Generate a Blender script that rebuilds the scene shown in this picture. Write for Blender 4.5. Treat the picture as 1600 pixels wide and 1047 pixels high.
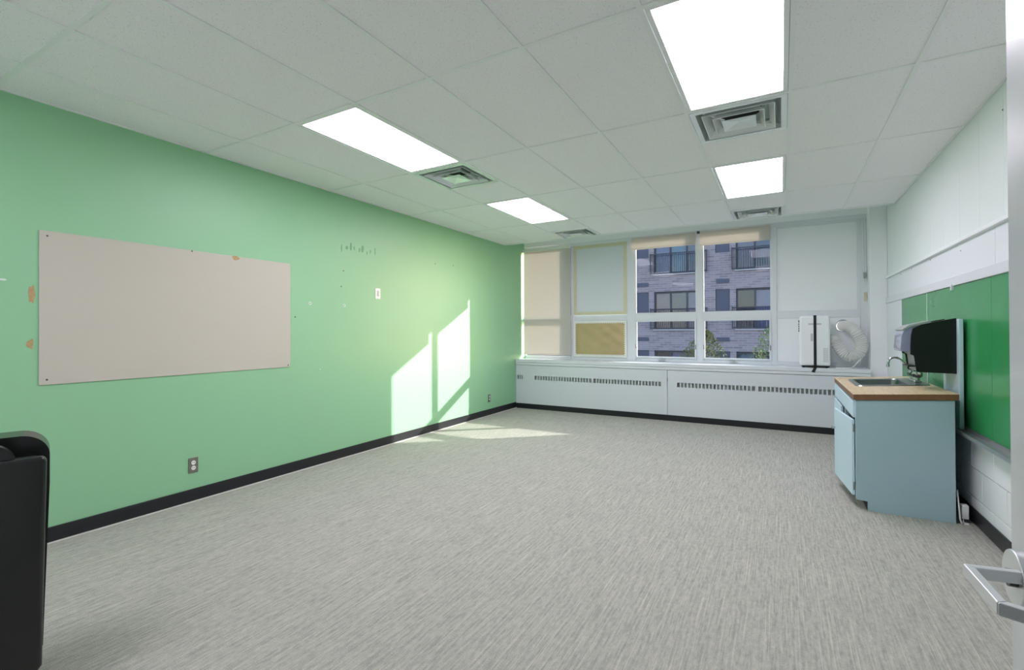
import bpy, bmesh, math, random
from mathutils import Vector, Matrix

random.seed(7)
S = bpy.context.scene
COL = S.collection
for o in list(bpy.data.objects):
    bpy.data.objects.remove(o)

# ---------------------------------------------------------------- camera
F_PX = 744.9
R = Matrix(((0.8706243, 0.4919344, -0.0037219),
            (-0.4919045, 0.8706227, 0.0067918),
            (0.0065815, -0.0040823, 0.9999700)))      # rows: right, forward, up
cam_d = bpy.data.cameras.new('camera')
cam = bpy.data.objects.new('camera', cam_d)
COL.objects.link(cam)
rt, fw, up = R[0], R[1], R[2]
cam.matrix_world = Matrix(((rt[0], up[0], -fw[0], 4.0910),
                           (rt[1], up[1], -fw[1], 0.0),
                           (rt[2], up[2], -fw[2], 1.3422),
                           (0, 0, 0, 1)))
cam_d.sensor_width = 36.0
cam_d.lens = 36.0 * F_PX / 1600.0
cam_d.shift_y = (512.93 - 523.5) / 1600.0
cam_d.clip_start = 0.02
cam_d.clip_end = 500
S.camera = cam

# ---------------------------------------------------------------- light, sky, exposure
SUN_DIR = Vector((-1.0, -0.877, -0.475)).normalized()
SUN_POWER = 9.0
SKY_POWER = 0.62
LAMP_POWER = 16.0
S.view_settings.view_transform = 'Standard'
S.view_settings.look = 'None'
S.view_settings.gamma = 1.0
S.view_settings.use_curve_mapping = False
S.view_settings.exposure = 0.0
S.cycles.use_denoising = True
S.cycles.max_bounces = 14
S.cycles.diffuse_bounces = 8
S.cycles.transparent_max_bounces = 16
S.cycles.sample_clamp_indirect = 4.0
S.cycles.caustics_reflective = False
S.cycles.caustics_refractive = False

w = bpy.data.worlds.new('sky')
S.world = w
w.use_nodes = True
nt = w.node_tree
sky = nt.nodes.new('ShaderNodeTexSky')
sky.sky_type = 'NISHITA'
sky.sun_disc = False
sky.sun_elevation = math.radians(19.7)
sky.sun_rotation = math.atan2(1.0, 0.872)
nt.links.new(sky.outputs[0], nt.nodes['Background'].inputs[0])
nt.nodes['Background'].inputs[1].default_value = SKY_POWER

sd = bpy.data.lights.new('sun', 'SUN')
sd.energy = SUN_POWER
sd.angle = math.radians(0.5)
sd.color = (1.0, 0.965, 0.92)
so = bpy.data.objects.new('sun', sd)
COL.objects.link(so)
so.rotation_euler = SUN_DIR.to_track_quat('-Z', 'Y').to_euler()
so.location = (20, 20, 12)

# ---------------------------------------------------------------- helpers
def lin(c):
    return tuple(((v / 255) / 12.92 if v / 255 <= 0.04045 else ((v / 255 + 0.055) / 1.055) ** 2.4) for v in c) + (1.0,)

MATS = {}
def mat(name, rgb, rough=0.6, metal=0.0, noise=0.0, nscale=8.0, bump=0.0, bscale=200.0, spec=0.5, coat=0.0):
    """plain painted / metal surface with faint procedural variation; rgb in 0..255 sRGB"""
    m = bpy.data.materials.new(name)
    m.use_nodes = True
    t = m.node_tree
    b = t.nodes['Principled BSDF']
    b.inputs['Base Color'].default_value = lin(rgb)
    b.inputs['Roughness'].default_value = rough
    b.inputs['Metallic'].default_value = metal
    b.inputs['Specular IOR Level'].default_value = spec
    b.inputs['Coat Weight'].default_value = coat
    tc = t.nodes.new('ShaderNodeTexCoord')
    if noise:
        n = t.nodes.new('ShaderNodeTexNoise')
        n.inputs['Scale'].default_value = nscale
        n.inputs['Detail'].default_value = 5
        t.links.new(tc.outputs['Object'], n.inputs['Vector'])
        mx = t.nodes.new('ShaderNodeMix'); mx.data_type = 'RGBA'
        c = lin(rgb)
        mx.inputs[6].default_value = tuple(max(0, v * (1 - noise)) for v in c[:3]) + (1,)
        mx.inputs[7].default_value = tuple(min(1, v * (1 + noise)) for v in c[:3]) + (1,)
        t.links.new(n.outputs['Fac'], mx.inputs[0])
        t.links.new(mx.outputs[2], b.inputs['Base Color'])
    if bump:
        n2 = t.nodes.new('ShaderNodeTexNoise')
        n2.inputs['Scale'].default_value = bscale
        n2.inputs['Detail'].default_value = 3
        t.links.new(tc.outputs['Object'], n2.inputs['Vector'])
        bp = t.nodes.new('ShaderNodeBump')
        bp.inputs['Strength'].default_value = bump
        bp.inputs['Distance'].default_value = 0.002
        t.links.new(n2.outputs['Fac'], bp.inputs['Height'])
        t.links.new(bp.outputs['Normal'], b.inputs['Normal'])
    MATS[name] = m
    return m

class MB:
    """collects vertices and faces; build() links them as ONE mesh object"""
    def __init__(s):
        s.v = []; s.f = []; s.mi = []; s.m = 0
    def add(s, vs, fs):
        k = len(s.v)
        s.v += [tuple(v) for v in vs]
        for f in fs:
            s.f.append([k + i for i in f]); s.mi.append(s.m)
        return s
    def box(s, x0, x1, y0, y1, z0, z1):
        vs = [(x, y, z) for z in (z0, z1) for y in (y0, y1) for x in (x0, x1)]
        return s.add(vs, [(0, 2, 3, 1), (4, 5, 7, 6), (0, 1, 5, 4), (2, 6, 7, 3), (0, 4, 6, 2), (1, 3, 7, 5)])
    def prism(s, poly, ax, a, b):
        """polygon in the two other axes (cyclic order), extruded along axis ax from a to b"""
        def P(p, t):
            r = [0, 0, 0]; r[ax] = t; o = [i for i in (0, 1, 2) if i != ax]
            r[o[0]] = p[0]; r[o[1]] = p[1]; return tuple(r)
        n = len(poly)
        vs = [P(p, a) for p in poly] + [P(p, b) for p in poly]
        fs = [tuple(range(n)), tuple(range(2 * n - 1, n - 1, -1))]
        fs += [(i, n + i, n + (i + 1) % n, (i + 1) % n) for i in range(n)]
        return s.add(vs, fs)
    def tube(s, path, r, n=10, cap=True):
        """tube along a path; r a number or one per point"""
        path = [Vector(p) for p in path]
        rr = r if isinstance(r, (list, tuple)) else [r] * len(path)
        vs = []; up0 = None
        for i, p in enumerate(path):
            d = (path[min(i + 1, len(path) - 1)] - path[max(i - 1, 0)]).normalized()
            if up0 is None:
                a = Vector((0, 0, 1)) if abs(d.z) < 0.9 else Vector((1, 0, 0))
                up0 = d.cross(a).normalized()
            u = (up0 - d * up0.dot(d)).normalized(); up0 = u
            v = d.cross(u)
            for k in range(n):
                t = 2 * math.pi * k / n
                vs.append(p + (u * math.cos(t) + v * math.sin(t)) * rr[i])
        fs = []
        for i in range(len(path) - 1):
            for k in range(n):
                fs.append((i * n + k, i * n + (k + 1) % n, (i + 1) * n + (k + 1) % n, (i + 1) * n + k))
        if cap:
            fs.append(tuple(range(n - 1, -1, -1)))
            e = (len(path) - 1) * n
            fs.append(tuple(range(e, e + n)))
        return s.add(vs, fs)
    def cyl(s, c, ax, r, a, b, n=20):
        """cylinder of radius r about axis ax through the point c, from a to b along that axis"""
        p0 = list(c); p1 = list(c); p0[ax] = a; p1[ax] = b
        return s.tube([p0, p1], r, n)
    def build(s, name, m, parent=None, bevel=0.0, seg=2, smooth=False, kind=None, label=None):
        xs = list(zip(*s.v))
        if parent is None and kind is None:
            c = Vector(((min(xs[0]) + max(xs[0])) / 2, (min(xs[1]) + max(xs[1])) / 2, min(xs[2])))
        else:
            c = Vector([(min(q) + max(q)) / 2 for q in xs])
        me = bpy.data.meshes.new(name)
        me.from_pydata([tuple(Vector(v) - c) for v in s.v], [], s.f)
        ms = m if isinstance(m, (list, tuple)) else [m]
        for q in ms:
            me.materials.append(q)
        if len(ms) > 1:
            for p, i in zip(me.polygons, s.mi):
                p.material_index = i
        bm = bmesh.new(); bm.from_mesh(me)
        bmesh.ops.recalc_face_normals(bm, faces=bm.faces)
        bm.to_mesh(me); bm.free()
        if smooth:
            for p in me.polygons:
                p.use_smooth = True
            try:
                me.set_sharp_from_angle(angle=math.radians(40))
            except Exception:
                pass
        o = bpy.data.objects.new(name, me)
        COL.objects.link(o)
        place(o, c, parent)
        if bevel:
            bv = o.modifiers.new('bevel', 'BEVEL')
            bv.width = bevel; bv.segments = seg; bv.limit_method = 'ANGLE'
            bv.angle_limit = math.radians(40)
            if seg > 1:
                for p in me.polygons:
                    p.use_smooth = True
                bv.harden_normals = True
        if kind: o['kind'] = kind
        if label: o['label'] = label
        return o

WLOC = {}
def place(o, c, parent):
    c = Vector(c)
    if parent is not None:
        o.parent = parent
        o.location = c - WLOC[parent.name]
    else:
        o.location = c
    WLOC[o.name] = c

def tag(o, label, cat, group=None):
    o['label'] = label; o['category'] = cat
    if group: o['group'] = group
    return o
def thing(name, loc, label, cat, group=None):
    o = bpy.data.objects.new(name, None)
    o.empty_display_size = 0.1
    COL.objects.link(o); place(o, loc, None)
    return tag(o, label, cat, group)
def struct(name, loc=(0, 0, 0)):
    o = bpy.data.objects.new(name, None)
    o.empty_display_size = 0.1
    COL.objects.link(o); place(o, loc, None)
    o['kind'] = 'structure'
    return o
def dup(root, loc, label, group=None):
    r = root.copy(); COL.objects.link(r); r.location = loc; WLOC[r.name] = Vector(loc)
    r['label'] = label
    if group: r['group'] = group
    for ch in list(root.children):
        c = ch.copy(); COL.objects.link(c); c.parent = r
        for g in list(ch.children):
            d = g.copy(); COL.objects.link(d); d.parent = c
    return r
def piece(proto, loc, parent, scale=None):
    """another piece sharing the mesh of proto, at a world position"""
    o = bpy.data.objects.new(proto.name.split('.')[0], proto.data)
    COL.objects.link(o); place(o, loc, parent)
    if scale: o.scale = scale
    return o

# ---------------------------------------------------------------- materials
M_white = mat('white_paint', (236, 239, 240), 0.55, noise=0.015, nscale=3)
M_frame = mat('window_paint', (218, 222, 226), 0.4)
M_ceil_grid = mat('ceiling_grid_paint', (242, 243, 243), 0.5)
M_ceil_dark = mat('plenum', (120, 124, 124), 0.9)
M_panel_w = mat('wall_panel_white', (230, 237, 235), 0.5, noise=0.012, nscale=2)
M_band_w = mat('tack_band_white', (228, 232, 236), 0.5, noise=0.01, nscale=2)
M_block = mat('painted_block', (226, 229, 230), 0.6, noise=0.02, nscale=6, bump=0.25, bscale=120)
M_mortar = mat('painted_mortar', (188, 192, 194), 0.8)
M_black_base = mat('black_vinyl', (26, 28, 32), 0.35, noise=0.15, nscale=12)
M_caulk = mat('caulk', (205, 203, 196), 0.6)
M_beige = mat('beige_panel', (192, 189, 176), 0.7, noise=0.012, nscale=1.5)
M_steel = mat('steel_plate', (150, 148, 140), 0.35, 1.0)
M_plate_w = mat('white_plastic', (236, 238, 236), 0.35)
M_dark = mat('dark_slot', (22, 22, 22), 0.8)
M_screw = mat('screw_zinc', (96, 92, 88), 0.4, 0.8)
M_rad = mat('radiator_enamel', (212, 217, 222), 0.4, noise=0.01, nscale=2)
M_vent_in = mat('vent_recess', (190, 196, 195), 0.45)
M_vent = mat('vent_metal', (236, 240, 240), 0.22, 0.25)
M_blue = mat('pale_blue_paint', (160, 187, 194), 0.5, noise=0.03, nscale=5)
M_blue_front = mat('pale_blue_front', (196, 220, 230), 0.45, noise=0.02, nscale=5)
M_gold = mat('gold_foil', (188, 165, 126), 0.36, 0.4, noise=0.14, nscale=4, bump=0.9, bscale=6)
M_goldb = mat('gold_border', (206, 203, 172), 0.5, 0.1, noise=0.12, nscale=9)
M_paper = mat('white_paper', (214, 219, 224), 0.75)
M_scallop = mat('cream_scallop', (232, 234, 226), 0.7)
M_chrome = mat('chrome', (205, 208, 208), 0.12, 1.0)
M_stain = mat('stainless', (150, 155, 155), 0.28, 1.0)
M_alu = mat('aluminium', (196, 197, 199), 0.35, 0.85)
M_satin = mat('satin_chrome', (226, 227, 230), 0.32, 0.7)
M_blackp = mat('black_plastic', (20, 24, 23), 0.35, spec=0.4)
M_bin = mat('black_gloss_plastic', (24, 27, 27), 0.26, spec=0.5, noise=0.1, nscale=20)
M_smoke = mat('smoked_clear_plastic', (142, 144, 172), 0.12, spec=0.8, coat=0.5)
M_grey_pl = mat('grey_plastic', (150, 154, 154), 0.3)
M_strap = mat('black_strap', (14, 15, 15), 0.7)
M_ac = mat('appliance_white', (236, 239, 240), 0.35)
M_acgrey = mat('appliance_grey', (190, 194, 196), 0.5)
M_door = mat('door_paint', (206, 208, 210), 0.34, noise=0.03, nscale=4, bump=0.12, bscale=40, coat=0.3)
M_chalk = mat('green_chalkboard', (48, 142, 80), 0.27, noise=0.1, nscale=5, spec=0.6)
M_tackw = mat('white_tackboard', (228, 232, 236), 0.5, noise=0.01, nscale=4)
M_anchor = mat('anchor_plastic', (214, 226, 216), 0.5)
M_residue = mat('glue_residue', (122, 172, 128), 0.8, noise=0.15, nscale=40)
M_peel = mat('torn_paper', (176, 150, 108), 0.9, noise=0.25, nscale=60)
M_brown = mat('brown_edge', (122, 84, 56), 0.5, noise=0.2, nscale=30)
M_leaf = mat('tree_leaves', (98, 104, 58), 0.7, noise=0.35, nscale=3)
M_leaf2 = mat('tree_leaves_pale', (112, 128, 78), 0.7, noise=0.35, nscale=3)
M_bark = mat('bark', (88, 78, 66), 0.9, noise=0.3, nscale=10)
M_asph = mat('asphalt', (120, 122, 126), 0.9, noise=0.2, nscale=2)
M_bframe = mat('dark_window_frame', (58, 58, 76), 0.5)
M_bdark = mat('dark_spandrel', (66, 68, 92), 0.45, noise=0.1, nscale=2)
M_rail = mat('railing_metal', (50, 50, 64), 0.5)
M_slab = mat('balcony_edge', (176, 176, 190), 0.7)
M_curt = [mat('curtain_lavender', (150, 150, 180), 0.8), mat('curtain_teal', (130, 168, 178), 0.8),
          mat('curtain_pink', (168, 150, 158), 0.8), mat('curtain_grey', (124, 130, 140), 0.8),
          mat('curtain_pale', (160, 166, 196), 0.8), mat('room_dark', (70, 74, 92), 0.8)]

def green_wall():
    m = mat('green_paint', (144, 196, 153), 0.42, noise=0.025, nscale=1.2, bump=0.06, bscale=90)
    return m
M_green = green_wall()

def wood():
    m = bpy.data.materials.new('tan_laminate'); m.use_nodes = True
    t = m.node_tree; b = t.nodes['Principled BSDF']
    tc = t.nodes.new('ShaderNodeTexCoord'); mp = t.nodes.new('ShaderNodeMapping')
    mp.inputs['Scale'].default_value = (30, 3, 30)
    n = t.nodes.new('ShaderNodeTexNoise'); n.inputs['Scale'].default_value = 2.5; n.inputs['Detail'].default_value = 6
    cr = t.nodes.new('ShaderNodeValToRGB')
    cr.color_ramp.elements[0].color = lin((186, 160, 122)); cr.color_ramp.elements[0].position = 0.3
    cr.color_ramp.elements[1].color = lin((216, 196, 160)); cr.color_ramp.elements[1].position = 0.7
    t.links.new(tc.outputs['Object'], mp.inputs['Vector']); t.links.new(mp.outputs[0], n.inputs['Vector'])
    t.links.new(n.outputs['Fac'], cr.inputs[0]); t.links.new(cr.outputs[0], b.inputs['Base Color'])
    b.inputs['Roughness'].default_value = 0.35
    return m
M_wood = wood()

def carpet():
    m = bpy.data.materials.new('carpet'); m.use_nodes = True
    t = m.node_tree; b = t.nodes['Principled BSDF']
    b.inputs['Roughness'].default_value = 0.95; b.inputs['Specular IOR Level'].default_value = 0.1
    tc = t.nodes.new('ShaderNodeTexCoord')
    def noise(scale, map_scale, det=3):
        mp = t.nodes.new('ShaderNodeMapping'); mp.inputs['Scale'].default_value = map_scale
        n = t.nodes.new('ShaderNodeTexNoise'); n.inputs['Scale'].default_value = scale; n.inputs['Detail'].default_value = det
        t.links.new(tc.outputs['Object'], mp.inputs['Vector']); t.links.new(mp.outputs[0], n.inputs['Vector'])
        return n
    a = noise(1.0, (95, 5.5, 1), 3)        # long streaks that run down the room
    c = noise(1.0, (170, 170, 1), 2)       # pile
    d = noise(1.0, (60, 26, 1), 3)
    r1 = t.nodes.new('ShaderNodeValToRGB')
    e = r1.color_ramp.elements
    e[0].position = 0.36; e[0].color = lin((153, 154, 145))
    e[1].position = 0.70; e[1].color = lin((192, 190, 177))
    x = e.new(0.5); x.color = lin((175, 175, 165))
    t.links.new(a.outputs['Fac'], r1.inputs[0])
    r2 = t.nodes.new('ShaderNodeValToRGB')
    e = r2.color_ramp.elements
    e[0].position = 0.3; e[0].color = lin((150, 151, 143))
    e[1].position = 0.7; e[1].color = lin((196, 194, 183))
    t.links.new(d.outputs['Fac'], r2.inputs[0])
    mx = t.nodes.new('ShaderNodeMix'); mx.data_type = 'RGBA'; mx.inputs[0].default_value = 0.42
    t.links.new(r1.outputs[0], mx.inputs[6]); t.links.new(r2.outputs[0], mx.inputs[7])
    r3 = t.nodes.new('ShaderNodeValToRGB')
    e = r3.color_ramp.elements
    e[0].position = 0.3; e[0].color = (0.70, 0.70, 0.70, 1)
    e[1].position = 0.7; e[1].color = (1, 1, 1, 1)
    t.links.new(c.outputs['Fac'], r3.inputs[0])
    m2 = t.nodes.new('ShaderNodeMix'); m2.data_type = 'RGBA'; m2.blend_type = 'MULTIPLY'; m2.inputs[0].default_value = 0.7
    t.links.new(mx.outputs[2], m2.inputs[6]); t.links.new(r3.outputs[0], m2.inputs[7])
    p = noise(1.0, (170, 1.6, 1), 1)
    r4 = t.nodes.new('ShaderNodeValToRGB')
    r4.color_ramp.elements[0].position = 0.585; r4.color_ramp.elements[0].color = (0, 0, 0, 1)
    r4.color_ramp.elements[1].position = 0.70; r4.color_ramp.elements[1].color = (0.36, 0.36, 0.36, 1)
    t.links.new(p.outputs['Fac'], r4.inputs[0])
    m3 = t.nodes.new('ShaderNodeMix'); m3.data_type = 'RGBA'; m3.inputs[7].default_value = lin((212, 209, 190))
    t.links.new(r4.outputs[0], m3.inputs[0]); t.links.new(m2.outputs[2], m3.inputs[6])
    t.links.new(m3.outputs[2], b.inputs['Base Color'])
    bp = t.nodes.new('ShaderNodeBump'); bp.inputs['Strength'].default_value = 0.5; bp.inputs['Distance'].default_value = 0.004
    t.links.new(c.outputs['Fac'], bp.inputs['Height']); t.links.new(bp.outputs[0], b.inputs['Normal'])
    return m
M_carpet = carpet()

def tile_mat():
    m = bpy.data.materials.new('mineral_tile'); m.use_nodes = True
    t = m.node_tree; b = t.nodes['Principled BSDF']
    b.inputs['Roughness'].default_value = 0.9; b.inputs['Specular IOR Level'].default_value = 0.15
    tc = t.nodes.new('ShaderNodeTexCoord')
    g = t.nodes.new('ShaderNodeNewGeometry')
    n = t.nodes.new('ShaderNodeTexNoise'); n.inputs['Scale'].default_value = 120; n.inputs['Detail'].default_value = 2
    v = t.nodes.new('ShaderNodeTexVoronoi'); v.inputs['Scale'].default_value = 62
    t.links.new(g.outputs['Position'], n.inputs['Vector']); t.links.new(g.outputs['Position'], v.inputs['Vector'])
    r = t.nodes.new('ShaderNodeValToRGB')
    r.color_ramp.elements[0].position = 0.06; r.color_ramp.elements[0].color = (0.5, 0.52, 0.52, 1)
    r.color_ramp.elements[1].position = 0.17; r.color_ramp.elements[1].color = lin((251, 248, 251))
    t.links.new(v.outputs['Distance'], r.inputs[0])
    r2 = t.nodes.new('ShaderNodeValToRGB')
    r2.color_ramp.elements[0].position = 0.35; r2.color_ramp.elements[0].color = (0.95, 0.95, 0.95, 1)
    r2.color_ramp.elements[1].position = 0.6; r2.color_ramp.elements[1].color = (1, 1, 1, 1)
    t.links.new(n.outputs['Fac'], r2.inputs[0])
    mx = t.nodes.new('ShaderNodeMix'); mx.data_type = 'RGBA'; mx.blend_type = 'MULTIPLY'; mx.inputs[0].default_value = 1
    t.links.new(r.outputs[0], mx.inputs[6]); t.links.new(r2.outputs[0], mx.inputs[7])
    t.links.new(mx.outputs[2], b.inputs['Base Color'])
    return m
M_tile = tile_mat()

def brick_mat():
    m = bpy.data.materials.new('lavender_brick'); m.use_nodes = True
    t = m.node_tree; b = t.nodes['Principled BSDF']; b.inputs['Roughness'].default_value = 0.85
    tc = t.nodes.new('ShaderNodeTexCoord'); mp = t.nodes.new('ShaderNodeMapping')
    mp.inputs['Rotation'].default_value = (math.pi / 2, 0, 0)
    br = t.nodes.new('ShaderNodeTexBrick')
    br.inputs['Color1'].default_value = lin((150, 139, 148)); br.inputs['Color2'].default_value = lin((126, 116, 126))
    br.inputs['Mortar'].default_value = lin((158, 147, 154))
    br.inputs['Scale'].default_value = 1.0; br.inputs['Brick Width'].default_value = 0.42
    br.inputs['Row Height'].default_value = 0.115; br.inputs['Mortar Size'].default_value = 0.014
    t.links.new(tc.outputs['Object'], mp.inputs['Vector']); t.links.new(mp.outputs[0], br.inputs['Vector'])
    t.links.new(br.outputs['Color'], b.inputs['Base Color'])
    return m
M_brick = brick_mat()

def glass_mat(name, tint, refl):
    m = bpy.data.materials.new(name); m.use_nodes = True
    t = m.node_tree; out = t.nodes['Material Output']
    t.nodes.remove(t.nodes['Principled BSDF'])
    a = t.nodes.new('ShaderNodeBsdfTransparent'); a.inputs[0].default_value = tint
    g = t.nodes.new('ShaderNodeBsdfGlossy'); g.inputs['Roughness'].default_value = 0.02
    mx = t.nodes.new('ShaderNodeMixShader'); mx.inputs[0].default_value = refl
    t.links.new(a.outputs[0], mx.inputs[1]); t.links.new(g.outputs[0], mx.inputs[2]); t.links.new(mx.outputs[0], out.inputs[0])
    return m
M_glass = glass_mat('window_glass', (0.97, 0.97, 0.97, 1), 0.005)
M_bglass = glass_mat('far_window_glass', (0.72, 0.73, 0.80, 1), 0.04)

def cloth_mat(name, rgb, trans):
    m = bpy.data.materials.new(name); m.use_nodes = True
    t = m.node_tree; out = t.nodes['Material Output']
    t.nodes.remove(t.nodes['Principled BSDF'])
    d = t.nodes.new('ShaderNodeBsdfDiffuse'); d.inputs[0].default_value = lin(rgb)
    tr = t.nodes.new('ShaderNodeBsdfTranslucent'); tr.inputs[0].default_value = lin(rgb)
    mx = t.nodes.new('ShaderNodeMixShader'); mx.inputs[0].default_value = trans
    t.links.new(d.outputs[0], mx.inputs[1]); t.links.new(tr.outputs[0], mx.inputs[2]); t.links.new(mx.outputs[0], out.inputs[0])
    return m
M_shade = cloth_mat('shade_cloth', (222, 217, 211), 0.40)
M_hose = cloth_mat('hose_film', (232, 232, 230), 0.3)

def lamp_mat(name, strength):
    m = bpy.data.materials.new(name); m.use_nodes = True
    t = m.node_tree; b = t.nodes['Principled BSDF']
    b.inputs['Base Color'].default_value = (0.9, 0.9, 0.9, 1)
    b.inputs['Emission Color'].default_value = (1.0, 0.92, 1.07, 1)
    b.inputs['Emission Strength'].default_value = strength
    return m
M_lamp = lamp_mat('lamp_diffuser', LAMP_POWER)

# ---------------------------------------------------------------- room dimensions
YB0 = -0.95  # rear wall left of the doorway, set back to fit the added light
W, YR, YF, YW = 5.255, 0.08, 7.36, 7.60      # width, rear wall face, sill front, window face
YC = 6.99                                    # front edge of the hung ceiling
H = 2.809
YO = 7.80                                    # outer face of the window wall

# ---------------------------------------------------------------- floor, walls
MB().box(-0.2, W + 0.2, -2.2, YO, -0.12, 0).build('floor', M_carpet, kind='structure')

wl = MB().box(-0.2, 0, -1.15, YO, 0, 3.2).build('wall_left', M_green, kind='structure')
rr = struct('wall_right', (W, 4, 0))
MB().box(W + 0.012, W + 0.2, -2.2, YO, 0, 3.2).build('masonry', M_mortar, rr)
wf = struct('wall_front', (2.6, YW, 0))
MB().box(0, W, YW + 0.02, YO, 0, 0.80).build('sill_wall', M_white, wf)
MB().box(0, W, 7.70, YO, 2.868, 3.2).build('head_wall', M_white, wf)
MB().box(5.075, W, 7.52, YO, 0, 3.2).build('pier', M_white, wf, bevel=0.004)
MB().box(0, W, YC + 0.02, YO, 3.08, 3.2).build('pocket_lid', M_white, wf)
MB().box(0, W, YC, YC + 0.02, H - 0.004, 3.2).build('fascia', M_white, wf)
wr = struct('wall_rear', (2, YR, 0))
MB().box(0, 3.38, YB0 - 0.2, YB0, 0, 3.2).build('rear_left', M_white, wr)
MB().box(3.38, 3.46, YB0 - 0.2, YR, 0, 3.2).build('lamp_recess_return', M_white, wr)  # made-up return closing the recess for the added light
MB().box(4.46, W, YR - 0.2, YR, 0, 3.2).build('rear_right', M_white, wr)
MB().box(3.46, 4.46, YR - 0.2, YR, 2.16, 3.2).build('rear_head', M_white, wr)
# the corridor behind the open doorway
wc = struct('wall_corridor', (4, -1.2, 0))
MB().box(1.6, W + 0.2, -2.3, -2.2, 0, 3.2).build('corridor_far_side', M_white, wc)
MB().box(1.5, 1.6, -2.3, YB0 - 0.2, 0, 3.2).build('corridor_end', M_white, wc)
MB().box(1.5, W + 0.2, -2.3, YB0 - 0.2, 2.83, 2.95).box(3.46, W + 0.2, YB0 - 0.2, YR - 0.2, 2.83, 2.95).build('corridor_lid', M_white, wc)

# base strips
bl = MB().box(0, 0.012, YB0, YF, 0, 0.1).build('baseboard_left', M_black_base, kind='structure', bevel=0.003)
MB().box(0.012, 0.03, YR, YF, 0, 0.006).build('caulk_line', M_caulk, bl)
MB().box(0.012, 5.05, YF, YF + 0.012, 0, 0.085).build('baseboard_front', M_black_base, kind='structure', bevel=0.003)
MB().box(W - 0.012, W, YR, 7.5, 0, 0.1).build('baseboard_right', M_black_base, kind='structure', bevel=0.003)

# painted concrete blocks of the lower right wall, each one a piece
bw, joint = 0.405, 0.006
blk = None
zs = [(0.0, 0.17), (0.174, 0.375), (0.379, 0.58), (0.584, 0.70)]
protos = {}
for ci, (z0, z1) in enumerate(zs):
    y = YR - (0.2 if ci % 2 else 0.0)
    while y < 7.5:
        a, b = max(y, YR), min(y + bw - joint, 7.52)
        if b - a > 0.03:
            key = (ci, round(b - a, 3))
            if key not in protos:
                protos[key] = MB().box(W - 0.0, W + 0.014, a, b, z0, z1).build('concrete_block', M_block, rr, bevel=0.004, seg=1)
            else:
                o = piece(protos[key], (W + 0.007, (a + b) / 2, (z0 + z1) / 2), rr)
                bv = o.modifiers.new('bevel', 'BEVEL'); bv.width = 0.004; bv.segments = 1
        y += bw

# tall white boards of the upper right wall, and the tack band below
y = 3.926 - 0.405 * 10
pb = None
while y < 7.52:
    a, b = max(y, YR), min(y + 0.403, 7.52)
    if b - a > 0.03:
        if pb is None or abs((b - a) - 0.403) > 1e-3:
            q = MB().box(W, W + 0.015, a, b, 2.01, H + 0.02).build('wall_board', M_panel_w, rr, bevel=0.0015, seg=1)
            if abs((b - a) - 0.403) < 1e-3: pb = q
        else:
            q = piece(pb, (W + 0.0075, (a + b) / 2, (2.01 + H + 0.02) / 2), rr)
            bv = q.modifiers.new('bevel', 'BEVEL'); bv.width = 0.0015; bv.segments = 1
    y += 0.405
MB().box(W, W + 0.012, YR, 7.52, H + 0.02, 3.1).build('board_top', M_panel_w, rr)
for a, b in ((YR, 1.62), (1.624, 4.063), (4.069, 7.52)):
    MB().box(W, W + 0.012, a, b, 1.752, 2.0).build('tack_band', M_band_w, rr, bevel=0.0015, seg=1)
MB().box(W - 0.026, W + 0.012, YR, 7.52, 1.985, 2.012).build('trim_1', M_white, kind='structure', bevel=0.004)
MB().box(W - 0.022, W + 0.012, YR, 7.56, 1.677, 1.75).build('trim_2', M_frame, kind='structure', bevel=0.005)
for yy, zz in ((6.75, 1.965), (6.25, 1.97), (5.55, 1.968), (4.72, 1.93), (3.93, 2.66)):
    MB().cyl((W - 0.008, yy, zz), 0, 0.005, W - 0.002, W + 0.004, 8).build('panel_nail', M_screw, rr)

# ---------------------------------------------------------------- hung ceiling
T = 0.6096
GX0, GY0 = 0.4912, 2.1697
ceil = struct('ceiling', (W / 2, 3.5, H))
MB().box(0, W, YB0 - 0.02, YC, H + 0.14, H + 0.2).build('plenum_slab', M_ceil_dark, ceil)
xl = [0.0] + [GX0 + T * i for i in range(8)] + [W]
yl = [YR] + [GY0 + 2 * T * j for j in range(-1, 4)] + [YC]
def fixture(ci, rj):
    return ci in (2, 6) and rj in (2, 4)
def vent_cell(ci, rj):
    return ci in (2, 6) and rj in (3, 5)
tp = {}
def tile(x0, x1, y0, y1):
    g = 0.0045
    key = (round(x1 - x0, 3), round(y1 - y0, 3))
    if key in tp:
        piece(tp[key], ((x0 + x1) / 2, (y0 + y1) / 2, H + 0.0155), ceil)
    else:
        tp[key] = MB().box(x0 + g, x1 - g, y0 + g, y1 - g, H + 0.007, H + 0.024).build('ceiling_tile', M_tile, ceil)
vents = []; lamps = []
for ci in range(6):
    x0, x1 = xl[ci], min(xl[ci + 1], 3.38)
    if ci == 2:
        lamps.append((x0, x1, GY0 - 5 * T, GY0 - 3 * T))  # light added out of view to brighten the near left wall and ceiling
        tile(x0, x1, GY0 - 3 * T, yl[1])
    else:
        tile(x0, x1, YB0, GY0 - 4 * T)
        tile(x0, x1, GY0 - 4 * T, yl[1])
for ci in range(9):
    for rj in range(6):
        if rj == 0 and ci < 5: continue
        x0, x1, y0, y1 = xl[ci], xl[ci + 1], yl[rj], yl[rj + 1]
        if fixture(ci, rj):
            lamps.append((x0, x1, y0, y1))
        elif vent_cell(ci, rj):
            if rj == 3:
                vents.append((x0, x1, y0, y0 + T)); tile(x0, x1, y0 + T, y1)
            else:
                tile(x0, x1, y0, y0 + T); vents.append((x0, x1, y0 + T, y1))
        else:
            tile(x0, x1, y0, y1)
gw = 0.012
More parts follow.
